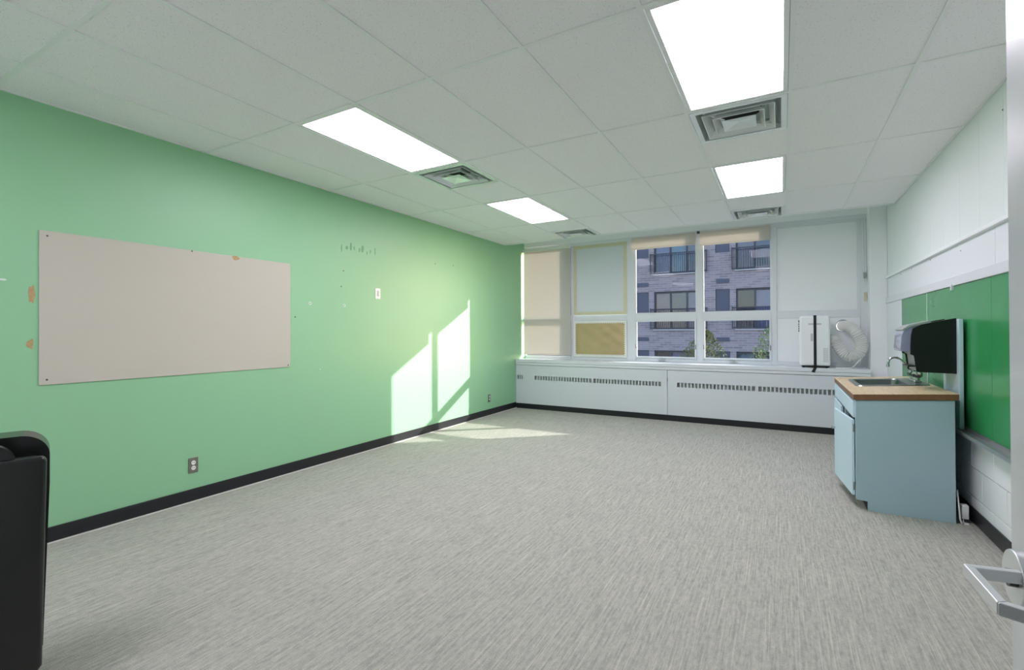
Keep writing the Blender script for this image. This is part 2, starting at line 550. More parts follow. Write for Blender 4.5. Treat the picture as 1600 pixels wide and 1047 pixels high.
for x in xl[1:-1]:
    ya = YB0 if x < 3.3 else YR
    MB().box(x - gw, x + gw, ya, YC, H, H + 0.006).box(x - 0.0015, x + 0.0015, ya, YC, H + 0.006, H + 0.04).build('main_runner', M_ceil_grid, ceil)
for j, y in enumerate(yl[1:-1]):
    for i in range(9):
        MB().box(xl[i] + gw * (i > 0), xl[i + 1] - gw * (i < 8), y - gw, y + gw, H + 0.0006, H + 0.0066).build('cross_tee', M_ceil_grid, ceil)
for ci in (2, 6):
    for rj in (3, 5):
        y = yl[rj] + T
        MB().box(xl[ci] + gw, xl[ci + 1] - gw, y - gw, y + gw, H + 0.0006, H + 0.0066).build('cross_tee', M_ceil_grid, ceil)
MB().box(0, 0.02, YB0, YC, H, H + 0.006).build('wall_angle', M_ceil_grid, ceil)
MB().box(W - 0.02, W - 0.003, YR, YC, H, H + 0.006).build('wall_angle', M_ceil_grid, ceil)
MB().box(0, W, YC - 0.02, YC, H, H + 0.006).build('wall_angle', M_ceil_grid, ceil)

# ---------------------------------------------------------------- windows
ZT0, ZT1, ZH, ZB = 1.515, 1.617, 2.812, 0.908
Y0, Y1 = 7.725, 7.77
bays = {1: (0.012, 0.905), 2: (0.96, 1.891), 3: (2.028, 2.964), 4: (3.056, 3.970), 5: (4.039, 5.0)}
fr = struct('window_frame', (2.5, 7.75, 0.852))
muls = [(0.0, 0.012), (0.905, 0.96), (1.891, 2.028), (2.964, 3.056), (3.970, 4.039), (5.0, 5.09)]
for a, b in muls:
    MB().box(a, b, Y0, Y1, 0.852, 2.87).build('mullion', M_frame, fr, bevel=0.004)
MB().box(0.0, 5.09, Y0 - 0.012, Y1, ZH, 2.87).build('head_rail', M_frame, fr, bevel=0.004)
win = {}
for n, (a, b) in bays.items():
    o = struct('window_%d' % n, ((a + b) / 2, 7.75, 0.9)); win[n] = o
    MB().box(a, b, Y0 + 0.004, Y1 - 0.003, ZT0, ZT1).build('transom', M_frame, o, bevel=0.004)
    MB().box(a, b, Y0 + 0.004, Y1 - 0.003, 0.852, ZB).build('bottom_rail', M_frame, o, bevel=0.004)
    if n != 5:
        MB().box(a, b, 7.748, 7.753, ZT1, ZH).build('pane', M_glass, o)
    if n in (3, 4):
        # hopper sash
        s = MB()
        sw = 0.028
        s.box(a, a + sw, 7.712, 7.745, ZB, ZT0).box(b - sw, b, 7.712, 7.745, ZB, ZT0)
        s.box(a + sw, b - sw, 7.712, 7.745, ZB, ZB + 0.028).box(a + sw, b - sw, 7.712, 7.745, ZT0 - 0.024, ZT0)
        sash = s.build('sash', M_frame, o, bevel=0.003)
        MB().box(a + sw - 0.004, b - sw + 0.004, 7.73, 7.735, ZB + 0.024, ZT0 - 0.02).build('pane', M_glass, sash)
        # glazing beads of the upper pane
        g = MB()
        g.box(a, a + 0.014, 7.735, 7.765, ZT1, ZH).box(b - 0.014, b, 7.735, 7.765, ZT1, ZH).box(a + 0.014, b - 0.014, 7.735, 7.765, ZT1, ZT1 + 0.016)
        g.build('glazing_bead', M_frame, o)
        # sash handles and the pull on the sill rail
        for xx in (a + 0.014, b - 0.014):
            h = MB().box(xx - 0.008, xx + 0.008, 7.700, 7.712, 1.06, 1.13)
            h.box(xx - 0.005, xx + 0.005, 7.676, 7.702, 1.10, 1.115)
            h.build('sash_handle', M_grey_pl, o, bevel=0.002)
        xm = a + 0.42
        MB().box(xm - 0.05, xm + 0.05, 7.700, 7.722, 0.875, 0.887).cyl((xm, 7.71, 0.9), 2, 0.012, 0.885, 0.90, 12).build('sash_latch', M_alu, o)
    elif n in (1, 2):
        MB().box(a, b, 7.748, 7.753, ZB, ZT0).build('pane', M_glass, o)
# bay five: white infill boards with the stop beads round them
a, b = bays[5]
o = win[5]
MB().box(a + 0.002, b - 0.002, 7.752, 7.766, ZT1, ZH).build('infill_board', M_white, o)
bd = MB()
bd.box(b - 0.03, b, 7.722, 7.752, ZT1, ZH).box(a, b - 0.03, 7.722, 7.752, ZH - 0.025, ZH)
bd.build('stop_bead', M_frame, o, bevel=0.003)
# lower board with the round hole the hose passes through
hx, hz, hr = 4.812, 1.40, 0.085
def holed(x0, x1, y0, y1, z0, z1, cx, cz, r, n=32):
    m = MB()
    ring = []; outer = []
    for k in range(n):
        t = 2 * math.pi * k / n + math.pi / n
        ring.append((cx + r * math.cos(t), cz + r * math.sin(t)))
        dx, dz = math.cos(t), math.sin(t)
        s = 1e9
        if dx > 1e-6: s = min(s, (x1 - cx) / dx)
        if dx < -1e-6: s = min(s, (x0 - cx) / dx)
        if dz > 1e-6: s = min(s, (z1 - cz) / dz)
        if dz < -1e-6: s = min(s, (z0 - cz) / dz)
        outer.append((cx + dx * s, cz + dz * s))
    corners = [(x1, z1), (x0, z1), (x0, z0), (x1, z0)]
    for k in range(n):
        p, q = outer[k], outer[(k + 1) % n]
        r0, r1 = ring[k], ring[(k + 1) % n]
        mid = []
        for c in corners:
            onp = abs(p[0] - c[0]) < 1e-6 or abs(p[1] - c[1]) < 1e-6
            onq = abs(q[0] - c[0]) < 1e-6 or abs(q[1] - c[1]) < 1e-6
            same = abs(p[0] - q[0]) < 1e-6 or abs(p[1] - q[1]) < 1e-6
            if onp and onq and not same: mid.append(c)
        poly = [r0, p] + mid[:1] + [q, r1]
        m.prism(poly, 1, y0, y1)
    return m
holed(a + 0.002, b - 0.002, 7.745, 7.76, ZB - 0.005, ZT0 + 0.005, hx, hz, hr).build('infill_board', M_white, o)
# window sill and its front edge
MB().box(0.0, 5.06, YF, 7.765, 0.80, 0.852).box(0.0, 5.06, YF + 0.008, 7.62, 0.757, 0.80).build('window_sill', M_frame, kind='structure', bevel=0.006)

# ---------------------------------------------------------------- open door at the right
dr = struct('door_1', (4.40, 0.55, 0))
DX = 4.40
leaf = MB().box(DX, DX + 0.045, 0.10, 1.03, 0.012, 2.10).build('leaf', M_door, dr, bevel=0.003)
hd = MB()
hd.cyl((DX, 0.957, 0.984), 0, 0.039, DX - 0.021, DX, 40)
ros = hd.build('rosette', M_satin, dr, bevel=0.002)
lv = MB()
zt, zb = 1.005, 0.991
def flat_bar(mb, pts, hw, z0, z1):
    """bar of rectangular section that follows a polyline in plan"""
    n = len(pts); L = []; Rr = []
    for i, p in enumerate(pts):
        p = Vector(p)
        d0 = (p - Vector(pts[i - 1])).normalized() if i else None
        d1 = (Vector(pts[i + 1]) - p).normalized() if i < n - 1 else None
        d = (d0 + d1).normalized() if d0 is not None and d1 is not None else (d0 if d0 is not None else d1)
        k = 1.0 / max(0.5, (d.dot(d1) if d1 is not None else d.dot(d0)))
        nn = Vector((-d.y, d.x)) * hw * k
        L.append(p + nn); Rr.append(p - nn)
    for i in range(n - 1):
        q = [L[i], L[i + 1], Rr[i + 1], Rr[i]]
        mb.prism([(v.x, v.y) for v in q], 2, z0, z1)
flat_bar(lv, [(DX - 0.020, 0.93), (DX - 0.077, 0.918), (DX - 0.073, 0.815), (DX - 0.012, 0.79)], 0.006, zb - 0.003, zt)
lv.build('lever_handle', M_satin, dr, bevel=0.002, label='satin metal lever with a return towards the door')
MB().cyl((DX, 0.945, 0.988), 0, 0.012, DX - 0.03, DX - 0.01, 20).build('lever_neck', M_blackp, dr)

# ---------------------------------------------------------------- ceiling lights
def make_lamp(x0, x1, y0, y1):
    cx, cy = (x0 + x1) / 2, (y0 + y1) / 2
    t = thing('ceiling_light', (cx, cy, H), '', 'ceiling light')
    f = MB()
    i = gw + 0.002; k = 0.026
    X0, X1, Ya, Yb = x0 + i, x1 - i, y0 + i, y1 - i
    f.box(X0, X0 + k, Ya, Yb, H + 0.002, H + 0.02).box(X1 - k, X1, Ya, Yb, H + 0.002, H + 0.02)
    f.box(X0 + k, X1 - k, Ya, Ya + k, H + 0.002, H + 0.02).box(X0 + k, X1 - k, Yb - k, Yb, H + 0.002, H + 0.02)
    f.build('frame', M_ceil_grid, t, bevel=0.002, seg=1)
    MB().box(X0 + k - 0.002, X1 - k + 0.002, Ya + k - 0.002, Yb - k + 0.002, H + 0.010, H + 0.014).build('diffuser', M_lamp, t)
    MB().box(X0, X1, Ya, Yb, H + 0.03, H + 0.11).build('housing', M_ceil_grid, t)
    return t
lab = {-1: 'added ceiling panel light, unseen at the back of the room, behind the black bin',
       0: 'lit flat ceiling panel light over the beige wall board side, nearest the green wall',
       1: 'small-looking lit panel light near the windows, on the green wall side',
       2: 'large lit panel light cut off by the top edge of the photo',
       3: 'lit panel light near the windows, in line with the white upper wall'}
L0 = make_lamp(*lamps[0])
for i, l in enumerate(lamps):
    c = ((l[0] + l[1]) / 2, (l[2] + l[3]) / 2, H)
    q = L0 if i == 0 else dup(L0, c, '')
    q['label'] = lab[i - 1]; q['group'] = 'ceiling panel lights'

# ---------------------------------------------------------------- ceiling diffusers (vents)
def frustum_ring(mb, cx, cy, a0, b0, z0, a1, b1, z1, th=0.004):
    """square sloping ring: half sizes (a, b) at height z0 going to z1"""
    def sq(a, b, z):
        return [(cx - a, cy - b, z), (cx + a, cy - b, z), (cx + a, cy + b, z), (cx - a, cy + b, z)]
    A = sq(a0, b0, z0); B = sq(a1, b1, z1); C = sq(a1 - th, b1 - th, z1); D = sq(a0 - th, b0 - th, z0)
    vs = A + B + C + D
    fs = []
    for r in range(4):
        for k in range(4):
            fs.append((r * 4 + k, r * 4 + (k + 1) % 4, ((r + 1) % 4) * 4 + (k + 1) % 4, ((r + 1) % 4) * 4 + k))
    mb.add(vs, fs)
def make_vent(x0, x1, y0, y1, label):
    cx, cy = (x0 + x1) / 2, (y0 + y1) / 2
    a, b = (x1 - x0) / 2 - gw - 0.002, (y1 - y0) / 2 - gw - 0.002
    t = thing('ceiling_vent', (cx, cy, H), label, 'air vent', 'square ceiling vents')
    f = MB()
    k = 0.035
    f.box(cx - a, cx - a + k, cy - b, cy + b, H, H + 0.012).box(cx + a - k, cx + a, cy - b, cy + b, H, H + 0.012)
    f.box(cx - a + k, cx + a - k, cy - b, cy - b + k, H, H + 0.012).box(cx - a + k, cx + a - k, cy + b - k, cy + b, H, H + 0.012)
    f.build('frame', M_vent, t)
    d = MB()
    d.box(cx - a + 0.02, cx + a - 0.02, cy - b + 0.02, cy + b - 0.02, H + 0.075, H + 0.078)
    frustum_ring(d, cx, cy, a - k + 0.004, b - k + 0.004, H + 0.001, a - k - 0.02, b - k - 0.02, H + 0.076)
    d.build('recess', M_vent_in, t)
    MB().cyl((cx, cy, H), 2, 0.14, H + 0.068, H + 0.074, 24).build('duct_opening', M_dark, t)
    for fa, fb, z0, z1 in ((0.76, 0.64, -0.006, 0.040), (0.55, 0.44, -0.012, 0.034)):
        r = MB()
        frustum_ring(r, cx, cy, a * fa, b * fa, H + z0, a * fb, b * fb, H + z1)
        r.build('louver_ring', M_vent, t)
    p = MB()
    A = [(cx - a * .36, cy - b * .36, H - 0.014), (cx + a * .36, cy - b * .36, H - 0.014), (cx + a * .36, cy + b * .36, H - 0.014), (cx - a * .36, cy + b * .36, H - 0.014)]
    p.add(A + [(cx, cy, H + 0.004), (cx, cy, H + 0.03)], [(0, 1, 4), (1, 2, 4), (2, 3, 4), (3, 0, 4), (0, 5, 1), (1, 5, 2), (2, 5, 3), (3, 5, 0)])
    p.build('louver_core', M_vent, t)
    for sx, sy in ((1, 1), (-1, -1)):
        q = MB().tube([(cx + sx * a * .3, cy + sy * b * .3, H - 0.002), (cx + sx * a * .6, cy + sy * b * .6, H + 0.012), (cx + sx * a * .84, cy + sy * b * .84, H + 0.03)], 0.004, 6)
        q.build('hanger_wire', M_vent, t)
    return t
vl = ['square metal vent beside the end of the light nearest the green wall',
      'partly seen square vent at the ceiling edge above the gold-bordered paper',
      'large square vent at the end of the big light by the top edge',
      'square vent at the ceiling edge above the roller shades']
for v, l in zip(vents, vl):
    make_vent(*v, l)

# ---------------------------------------------------------------- radiator cover under the windows
rc = thing('radiator_cover', (2.5, YF + 0.05, 0.0), 'long white metal radiator cover with slotted grilles under the window sill', 'radiator cover')
YP = YF + 0.012
groups = [(0.03, 0.14), (0.371, 1.40), (1.435, 2.505), (2.735, 3.77), (3.81, 4.80)]
zg0, zg1 = 0.505, 0.574
def rad_panel(x0, x1):
    p = MB()
    p.box(x0, x1, YP, YP + 0.02, 0.085, zg0)
    p.box(x0, x1, YP, YP + 0.02, zg1, 0.752)
    xs = x0
    for a, b in [g for g in groups if g[0] >= x0 and g[1] <= x1]:
        p.box(xs, a, YP, YP + 0.02, zg0, zg1); xs = b
    p.box(xs, x1, YP, YP + 0.02, zg0, zg1)
    return p
for x0, x1 in ((0.004, 2.594), (2.600, 4.985)):
    rad_panel(x0, x1).build('front_panel', M_rad, rc)
MB().box(4.989, 5.06, YP, YP + 0.2, 0.085, 0.752).build('end_panel', M_rad, rc)
for a, b in groups:
    n = max(3, round((b - a) / 0.0492))
    p = (b - a) / n
    g = MB()
    for k in range(1, n):
        g.box(a + k * p - 0.008, a + k * p + 0.008, YP + 0.003, YP + 0.015, zg0, zg1)
    o = g.build('grille_bars', M_rad, rc, kind='stuff')
MB().box(0.01, 5.04, YP + 0.06, YP + 0.065, 0.09, 0.75).build('dark_interior', M_vent_in, rc)
MB().box(0.02, 5.04, YP + 0.001, YP + 0.2, 0.02, 0.085).build('toe_space', M_dark, rc)
MB().box(2.592, 2.602, YP - 0.004, YP + 0.004, 0.585, 0.64).build('panel_clip', M_steel, rc)

# ---------------------------------------------------------------- left wall: bare board, switch, outlets, marks
bb = thing('wall_board_panel', (0.0, 2.03, 1.01), 'large bare beige rectangular board screwed to the green wall', 'board')
MB().box(0.0, 0.007, 1.152, 2.924, 1.012, 1.998).build('board', M_beige, bb, bevel=0.0015, seg=1)
for y, z in ((1.19, 1.965), (1.19, 1.045), (2.05, 1.992), (2.90, 1.03)):
    MB().cyl((0, y, z), 0, 0.006, 0.006, 0.009, 10).build('screw', M_screw, bb)

sw = thing('light_switch', (0.0, 4.062, 1.79), 'white wall switch plate high on the green wall', 'switch')
MB().box(0, 0.006, 4.022, 4.102, 1.728, 1.85).build('cover_plate', M_plate_w, sw, bevel=0.002)
MB().box(0.006, 0.009, 4.047, 4.077, 1.756, 1.822).build('rocker', M_acgrey, sw, bevel=0.001)
MB().cyl((0, 4.062, 1.742), 0, 0.003, 0.006, 0.0075, 8).build('screw', M_screw, sw)

def outlet(y, z, label):
    t = thing('wall_outlet', (0.0, y, z), label, 'outlet', 'steel duplex outlets on the green wall')
    MB().box(0, 0.006, y - 0.036, y + 0.036, z - 0.06, z + 0.06).build('cover_plate', M_steel, t, bevel=0.002)
    for dz in (-0.021, 0.021):
        r = MB().cyl((0, y, z + dz), 0, 0.0165, 0.005, 0.0085, 16).build('receptacle', M_plate_w, t)
        for dy in (-0.006, 0.006):
            MB().box(0.0085, 0.0092, y + dy - 0.0015, y + dy + 0.0015, z + dz - 0.003, z + dz + 0.006).build('slot', M_dark, r)
    return t
outlet(2.063, 0.286, 'steel duplex outlet low on the green wall below the beige board')
outlet(6.49, 0.276, 'small steel duplex outlet low on the green wall near the window corner')

for y, z in ((3.145, 1.63), (3.576, 1.63)):
    a = MB().cyl((0, y, z), 0, 0.016, 0.0, 0.004, 14).build('wall_anchor', M_anchor, wl)
    MB().cyl((0, y, z), 0, 0.005, 0.004, 0.006, 8).build('anchor_hole', M_dark, a)
for y, z in ((5.125, 2.268), (5.532, 2.29), (6.503, 0.777), (3.265, 0.965), (3.565, 2.00), (3.535, 1.83), (2.98, 1.49)):
    MB().cyl((0, y, z), 0, 0.007, 0.0, 0.003, 8).build('nail_hole', M_screw if z > 1 else M_anchor, wl)
def blot(y, z, ry, rz, m, name):
    p = []
    n = 11
    for k in range(n):
        t = 2 * math.pi * k / n
        q = random.uniform(0.6, 1.1)
        p.append((y + ry * q * math.cos(t), z + rz * q * math.sin(t)))
    return MB().prism(p, 0, 0.0, 0.0012).build(name, m, wl)
blot(1.12, 1.585, 0.022, 0.075, M_peel, 'torn_patch')
blot(1.115, 1.277, 0.02, 0.035, M_peel, 'torn_patch')
o = blot(2.40, 1.985, 0.035, 0.025, M_peel, 'torn_patch'); o.location.x += 0.0075
for k in range(9):
    blot(3.55 + k * 0.058 + random.uniform(-.01, .01), 2.27 + random.uniform(-0.03, 0.03), random.uniform(.008, .02), random.uniform(.02, .06), M_residue, 'glue_residue')
blot(0.994, 1.667, 0.02, 0.007, M_anchor, 'paint_chip')

# ---------------------------------------------------------------- right wall: tack board, chalkboard
tb = thing('tackboard', (W, 7.1, 0.66), 'plain white wall panel between the green chalkboard and the window pier', 'board')
MB().box(W - 0.01, W, 6.672, 7.515, 0.66, 1.677).build('panel', M_tackw, tb, bevel=0.002, seg=1)
cb = thing('chalkboard', (W, 4.5, 0.6), 'long glossy green chalkboard on the right wall behind the sink', 'chalkboard')
for a, b in ((5.623, 6.66), (4.10, 5.609), (2.55, 4.096)):
    MB().box(W - 0.012, W, a, b, 0.645, 1.675).build('board_panel', M_chalk, cb, bevel=0.001, seg=1)
MB().box(W - 0.015, W, 5.610, 5.622, 0.645, 1.675).build('joint_strip', M_frame, cb, label='thin white strip between two green panels')
tr = MB()
tr.box(W - 0.075, W, 2.55, 6.66, 0.607, 0.618).box(W - 0.078, W - 0.071, 2.55, 6.66, 0.607, 0.632).box(W - 0.015, W, 2.55, 6.66, 0.580, 0.645)
tr.build('chalk_tray', M_alu, cb, label='narrow metal ledge along the bottom of the board')
MB().box(W - 0.03, W + 0.0, 4.83, 4.86, 1.645, 1.69).build('map_clip', M_frame, cb)

# ---------------------------------------------------------------- sink cabinet
CX0, CX1, CY0, CY1 = 4.57, 5.135, 4.386, 5.84
def ztop(x, z=0.0):
    return 0.862 + (x - 4.57) * 0.062 + z           # the worktop leans a little
sc = thing('sink_cabinet', ((CX0 + CX1) / 2, (CY0 + CY1) / 2, 0), 'pale blue painted sink base cabinet with a door ajar, against the right wall', 'cabinet')
def side(y0, y1):
    return MB().prism([(4.642, 0.0), (CX1, 0.0), (CX1, ztop(CX1, -0.045)), (CX0 + 0.002, ztop(CX0, -0.045)), (CX0 + 0.002, 0.075), (4.642, 0.068)], 1, y0, y1)
side(CY0, CY0 + 0.019).build('side_panel', M_blue, sc, bevel=0.0015, seg=1)
side(CY1 - 0.019, CY1).build('side_panel', M_blue, sc)
MB().box(4.64, 4.655, CY0 + 0.019, CY1 - 0.019, 0, 0.08).build('toe_kick', M_dark, sc)
MB().box(4.60, CX1, CY0 + 0.019, CY1 - 0.019, 0.075, 0.092).build('bottom_panel', M_blue, sc)
MB().box(CX1 - 0.012, CX1, CY0 + 0.019, CY1 - 0.019, 0.09, 0.8).build('back_panel', M_blue, sc)
fx0, fx1 = 4.572, 4.590
ff = MB()
for a, b in ((CY0 + 0.001, CY0 + 0.045), (5.09, 5.13), (CY1 - 0.045, CY1 - 0.001)):
    ff.box(fx0 + 0.002, fx1 + 0.01, a + 0.02 if a < 4.5 else a, b, 0.075, 0.70)
ff.box(fx0 + 0.002, fx1 + 0.01, CY0 + 0.02, CY1 - 0.02, 0.69, 0.816)
ff.build('face_frame', M_blue_front, sc)
MB().box(fx0 - 0.014, fx0 + 0.004, CY0 + 0.03, CY1 - 0.03, 0.682, 0.802).build('drawer_front', M_blue_front, sc, bevel=0.003)
def cab_door(yh, wd, ang, sgn):
    """door hinged at yh, wd wide, opened by ang; sgn +1: the free edge lies towards the windows"""
    ca, sa = math.cos(ang), math.sin(ang)
    def P(u, v):      # u along the door, v outward
        return (fx0 - 0.002 - sa * u - ca * v, yh + sgn * (ca * u - sa * v))
    poly = [P(0, 0), P(wd, 0), P(wd, 0.018), P(0, 0.018)]
    d = MB().prism(poly, 2, 0.092, 0.662).build('door', M_blue_front, sc, bevel=0.003)
    k = P(wd - 0.04, 0.018); k2 = P(wd - 0.04, 0.04)
    MB().tube([(k[0], k[1], 0.50), (k2[0], k2[1], 0.50), (P(wd - .04, .046)[0], P(wd - .04, .046)[1], 0.50)], [0.006, 0.014, 0.008], 12).build('knob', M_chrome, d, smooth=True)
    for z in (0.16, 0.60):
        q = P(0.004, -0.002)
        MB().cyl((q[0] - 0.006, q[1] - sgn * 0.006, z), 2, 0.006, z - 0.03, z + 0.03, 8).build('hinge', M_steel, d)
    return d
cab_door(CY0 + 0.05, 0.60, math.radians(6.0), 1)
cab_door(CY1 - 0.05, 0.60, 0.0, -1)

# worktop with the cut-out for the sink
ct = thing('worktop', ((CX0 + CX1) / 2, (CY0 + CY1) / 2, 0.82), 'tan laminate worktop with brown wood edge on the blue cabinet', 'worktop')
WX0, WX1, WY0, WY1 = 4.556, 5.155, 4.374, 5.86
SX0, SX1, SY0, SY1 = 4.672, 5.02, 4.99, 5.56      # basin opening
def slab(mb, x0, x1, y0, y1, za, zb):
    vs = []
    for dz in (za, zb):
        for y in (y0, y1):
            for x in (x0, x1):
                vs.append((x, y, ztop(x, dz)))
    mb.add(vs, [(0, 2, 3, 1), (4, 5, 7, 6), (0, 1, 5, 4), (2, 6, 7, 3), (0, 4, 6, 2), (1, 3, 7, 5)])
def slabs(mb, za, zb, e=0.0):
    slab(mb, WX0 + e, SX0, WY0 + e, WY1 - e, za, zb)
    slab(mb, SX1, WX1, WY0 + e, WY1 - e, za, zb)
    slab(mb, SX0, SX1, WY0 + e, SY0, za, zb)
    slab(mb, SX0, SX1, SY1, WY1 - e, za, zb)
m = MB(); slabs(m, -0.042, -0.002, 0.003); m.build('core', M_brown, ct, label='brown wood-look front edge')
m = MB(); slabs(m, -0.002, 0.0); m.build('laminate_top', M_wood, ct)

# stainless sink set in the worktop
sk = thing('sink', (4.85, 5.27, 0.75), 'stainless steel drop-in sink in the tan worktop', 'sink')
def rrect(x0, x1, y0, y1, r, n=6):
    p = []
    for cx, cy, a0 in ((x1 - r, y1 - r, 0), (x0 + r, y1 - r, 90), (x0 + r, y0 + r, 180), (x1 - r, y0 + r, 270)):
        for k in range(n + 1):
            t = math.radians(a0 + 90 * k / n)
            p.append((cx + r * math.cos(t), cy + r * math.sin(t)))
    return p
def loft(mb, loops, close_last=False):
    n = len(loops[0]); vs = [v for l in loops for v in l]; fs = []
    for i in range(len(loops) - 1):
        for k in range(n):
            fs.append((i * n + k, i * n + (k + 1) % n, (i + 1) * n + (k + 1) % n, (i + 1) * n + k))
    if close_last: fs.append(tuple((len(loops) - 1) * n + k for k in range(n)))
    mb.add(vs, fs)
def Z(pts, z, lean=True):
    return [(x, y, (ztop(x, z) if lean else z)) for x, y in pts]
rim = MB()
loft(rim, [Z(rrect(4.640, 5.135, 4.955, 5.595, 0.05), 0.0005), Z(rrect(4.645, 5.13, 4.96, 5.59, 0.05), 0.007),
           Z(rrect(SX0 + 0.006, SX1 - 0.006, SY0 + 0.006, SY1 - 0.006, 0.05), 0.007), Z(rrect(SX0 + 0.01, SX1 - 0.01, SY0 + 0.01, SY1 - 0.01, 0.05), 0.0)])
rim.build('rim', M_stain, sk, smooth=True)
bs = MB()
loft(bs, [Z(rrect(SX0 + 0.01, SX1 - 0.01, SY0 + 0.01, SY1 - 0.01, 0.05), 0.0), Z(rrect(SX0 + 0.016, SX1 - 0.016, SY0 + 0.016, SY1 - 0.016, 0.05), 0.72, False),
          Z(rrect(SX0 + 0.03, SX1 - 0.03, SY0 + 0.03, SY1 - 0.03, 0.05), 0.70, False)], True)
bs.build('basin', M_stain, sk, smooth=True)
MB().cyl((4.85, 5.27, 0.70), 2, 0.04, 0.701, 0.706, 20).build('drain', M_chrome, sk)

# faucet
fa = thing('faucet', (5.075, 5.24, 0.895), 'chrome faucet with a low curved spout behind the sink', 'faucet')
zf = ztop(5.08, 0.006)
MB().box(5.055, 5.105, 5.13, 5.35, zf, zf + 0.022).build('base_plate', M_chrome, fa, bevel=0.008)
sp = [(5.08, 5.24, zf + 0.015), (5.08, 5.24, zf + 0.07), (5.07, 5.24, zf + 0.095), (5.02, 5.235, 1.048), (4.985, 5.23, 1.085), (4.962, 5.228, 1.102), (4.94, 5.226, 1.107), (4.916, 5.224, 1.098), (4.90, 5.222, 1.076), (4.895, 5.222, 1.03)]
MB().tube(sp, [0.016, 0.015, 0.011] + [0.0095] * 7, 12).build('spout', M_chrome, fa, smooth=True)
MB().cyl((4.895, 5.222, 1.03), 2, 0.0125, 1.022, 1.045, 14).build('aerator', M_chrome, fa)
for y in (5.155, 5.325):
    st = MB().cyl((5.08, y, zf), 2, 0.018, zf + 0.015, zf + 0.045, 16)
    h = st.build('handle_stem', M_chrome, fa)
    kb = MB()
    n = 6
    loopz = [(zf + 0.043, 0.022), (zf + 0.055, 0.032), (zf + 0.08, 0.033), (zf + 0.092, 0.02)]
    loops = []
    for z, r in loopz:
        loops.append([(5.08 + r * (1 + 0.13 * math.cos(6 * t)) * math.cos(t), y + r * (1 + 0.13 * math.cos(6 * t)) * math.sin(t), z) for t in [2 * math.pi * k / 24 for k in range(24)]])
    loft(kb, loops, True)
    kb.build('handle', M_chrome, h, smooth=True)

# board on the wall behind the sink and the towel dispenser on it
mb_ = MB().box(5.198, 5.223, 4.55, 4.93, 0.632, 1.42)
tag(mb_.build('backing_board', M_blue_front, bevel=0.003), 'narrow pale blue upright board on the chalkboard behind the dispenser', 'board')
td = thing('towel_dispenser', (5.1, 4.75, 1.02), 'black paper towel dispenser with a clear front above the sink', 'dispenser')
prof = [(5.198, 1.022), (4.985, 1.026), (4.970, 1.03), (4.955, 1.15), (4.935, 1.158), (4.936, 1.22), (4.94, 1.30), (4.952, 1.355), (5.0, 1.382), (5.075, 1.402), (5.198, 1.428)]
MB().prism(prof, 1, 4.60, 4.612).build('side_cover', M_blackp, td, bevel=0.003)
MB().prism(prof, 1, 4.888, 4.90).build('side_cover', M_blackp, td, bevel=0.003)
body = [(5.198, 1.03), (4.98, 1.034), (4.966, 1.152), (4.95, 1.162), (4.95, 1.30), (4.962, 1.35), (5.0, 1.374), (5.075, 1.394), (5.198, 1.42)]
MB().prism(body, 1, 4.612, 4.888).build('case', M_grey_pl, td)
cov = [(4.948, 1.175), (4.886, 1.180), (4.880, 1.20), (4.888, 1.30), (4.905, 1.352), (4.93, 1.372), (4.99, 1.382), (4.99, 1.374), (4.95, 1.35)]
MB().prism(cov, 1, 4.622, 4.878).build('front_window', M_smoke, td, bevel=0.004, label='see-through smoky front cover')
MB().prism([(4.89, 1.345), (4.93, 1.378), (5.06, 1.412), (5.06, 1.40), (4.94, 1.366), (4.90, 1.335)], 1, 4.615, 4.885).build('top_trim', M_alu, td)
MB().box(4.93, 5.0, 4.66, 4.84, 1.062, 1.072).build('towel_slot', M_blackp, td)
MB().cyl((5.06, 4.75, 1.0), 2, 0.018, 1.016, 1.03, 16).build('lock', M_blackp, td)

# charger and its cord on the floor behind the cabinet
ch = thing('power_adapter', (5.19, 4.44, 0.0), 'small white plug adapter with a cord on the floor behind the cabinet', 'adapter')
MB().box(5.172, 5.212, 4.42, 4.475, 0.03, 0.125).build('body', M_plate_w, ch, bevel=0.006)
MB().tube([(5.188, 4.45, 0.034), (5.180, 4.42, 0.008), (5.168, 4.40, 0.006), (5.158, 4.395, 0.03), (5.154, 4.40, 0.10), (5.152, 4.42, 0.19), (5.160, 4.46, 0.215), (5.17, 4.5, 0.16)], 0.005, 8).build('cord', M_plate_w, ch, smooth=True)
MB().box(5.18, 5.204, 4.40, 4.412, 0.0, 0.012).build('strain_relief', M_plate_w, ch)

# ---------------------------------------------------------------- roller shades
def shade(x0, x1, zb, zt, y, label, fascia=True):
    t = thing('roller_shade', ((x0 + x1) / 2, y, zb), label, 'window shade')
    n = 10
    c = MB().box(x0, x1, y, y + 0.0012, zb + 0.02, zt - 0.02).build('cloth', M_shade, t)
    MB().box(x0 - 0.002, x1 + 0.002, y - 0.006, y + 0.008, zb, zb + 0.024).build('hem_bar', M_shade, t, bevel=0.003)
    if fascia:
        MB().box(x0 - 0.03, x1 + 0.004, y - 0.028, y + 0.004, zt - 0.048, zt + 0.005).build('fascia', M_scallop, t, bevel=0.006)
    else:
        MB().cyl((0, y + 0.018, zt - 0.02), 0, 0.02, x0, x1, 14).build('roller_tube', M_shade, t)
    return t
shade(0.036, 0.945, 0.925, 2.815, 7.62, 'tan roller shade pulled fully down in the window beside the green wall')
shade(1.992, 2.962, 2.645, 2.84, 7.645, 'tan roller shade rolled up above the clear window right of the gold-bordered paper', False)
shade(3.030, 3.968, 2.622, 2.84, 7.645, 'tan roller shade rolled up above the clear window beside the white infill board', False)
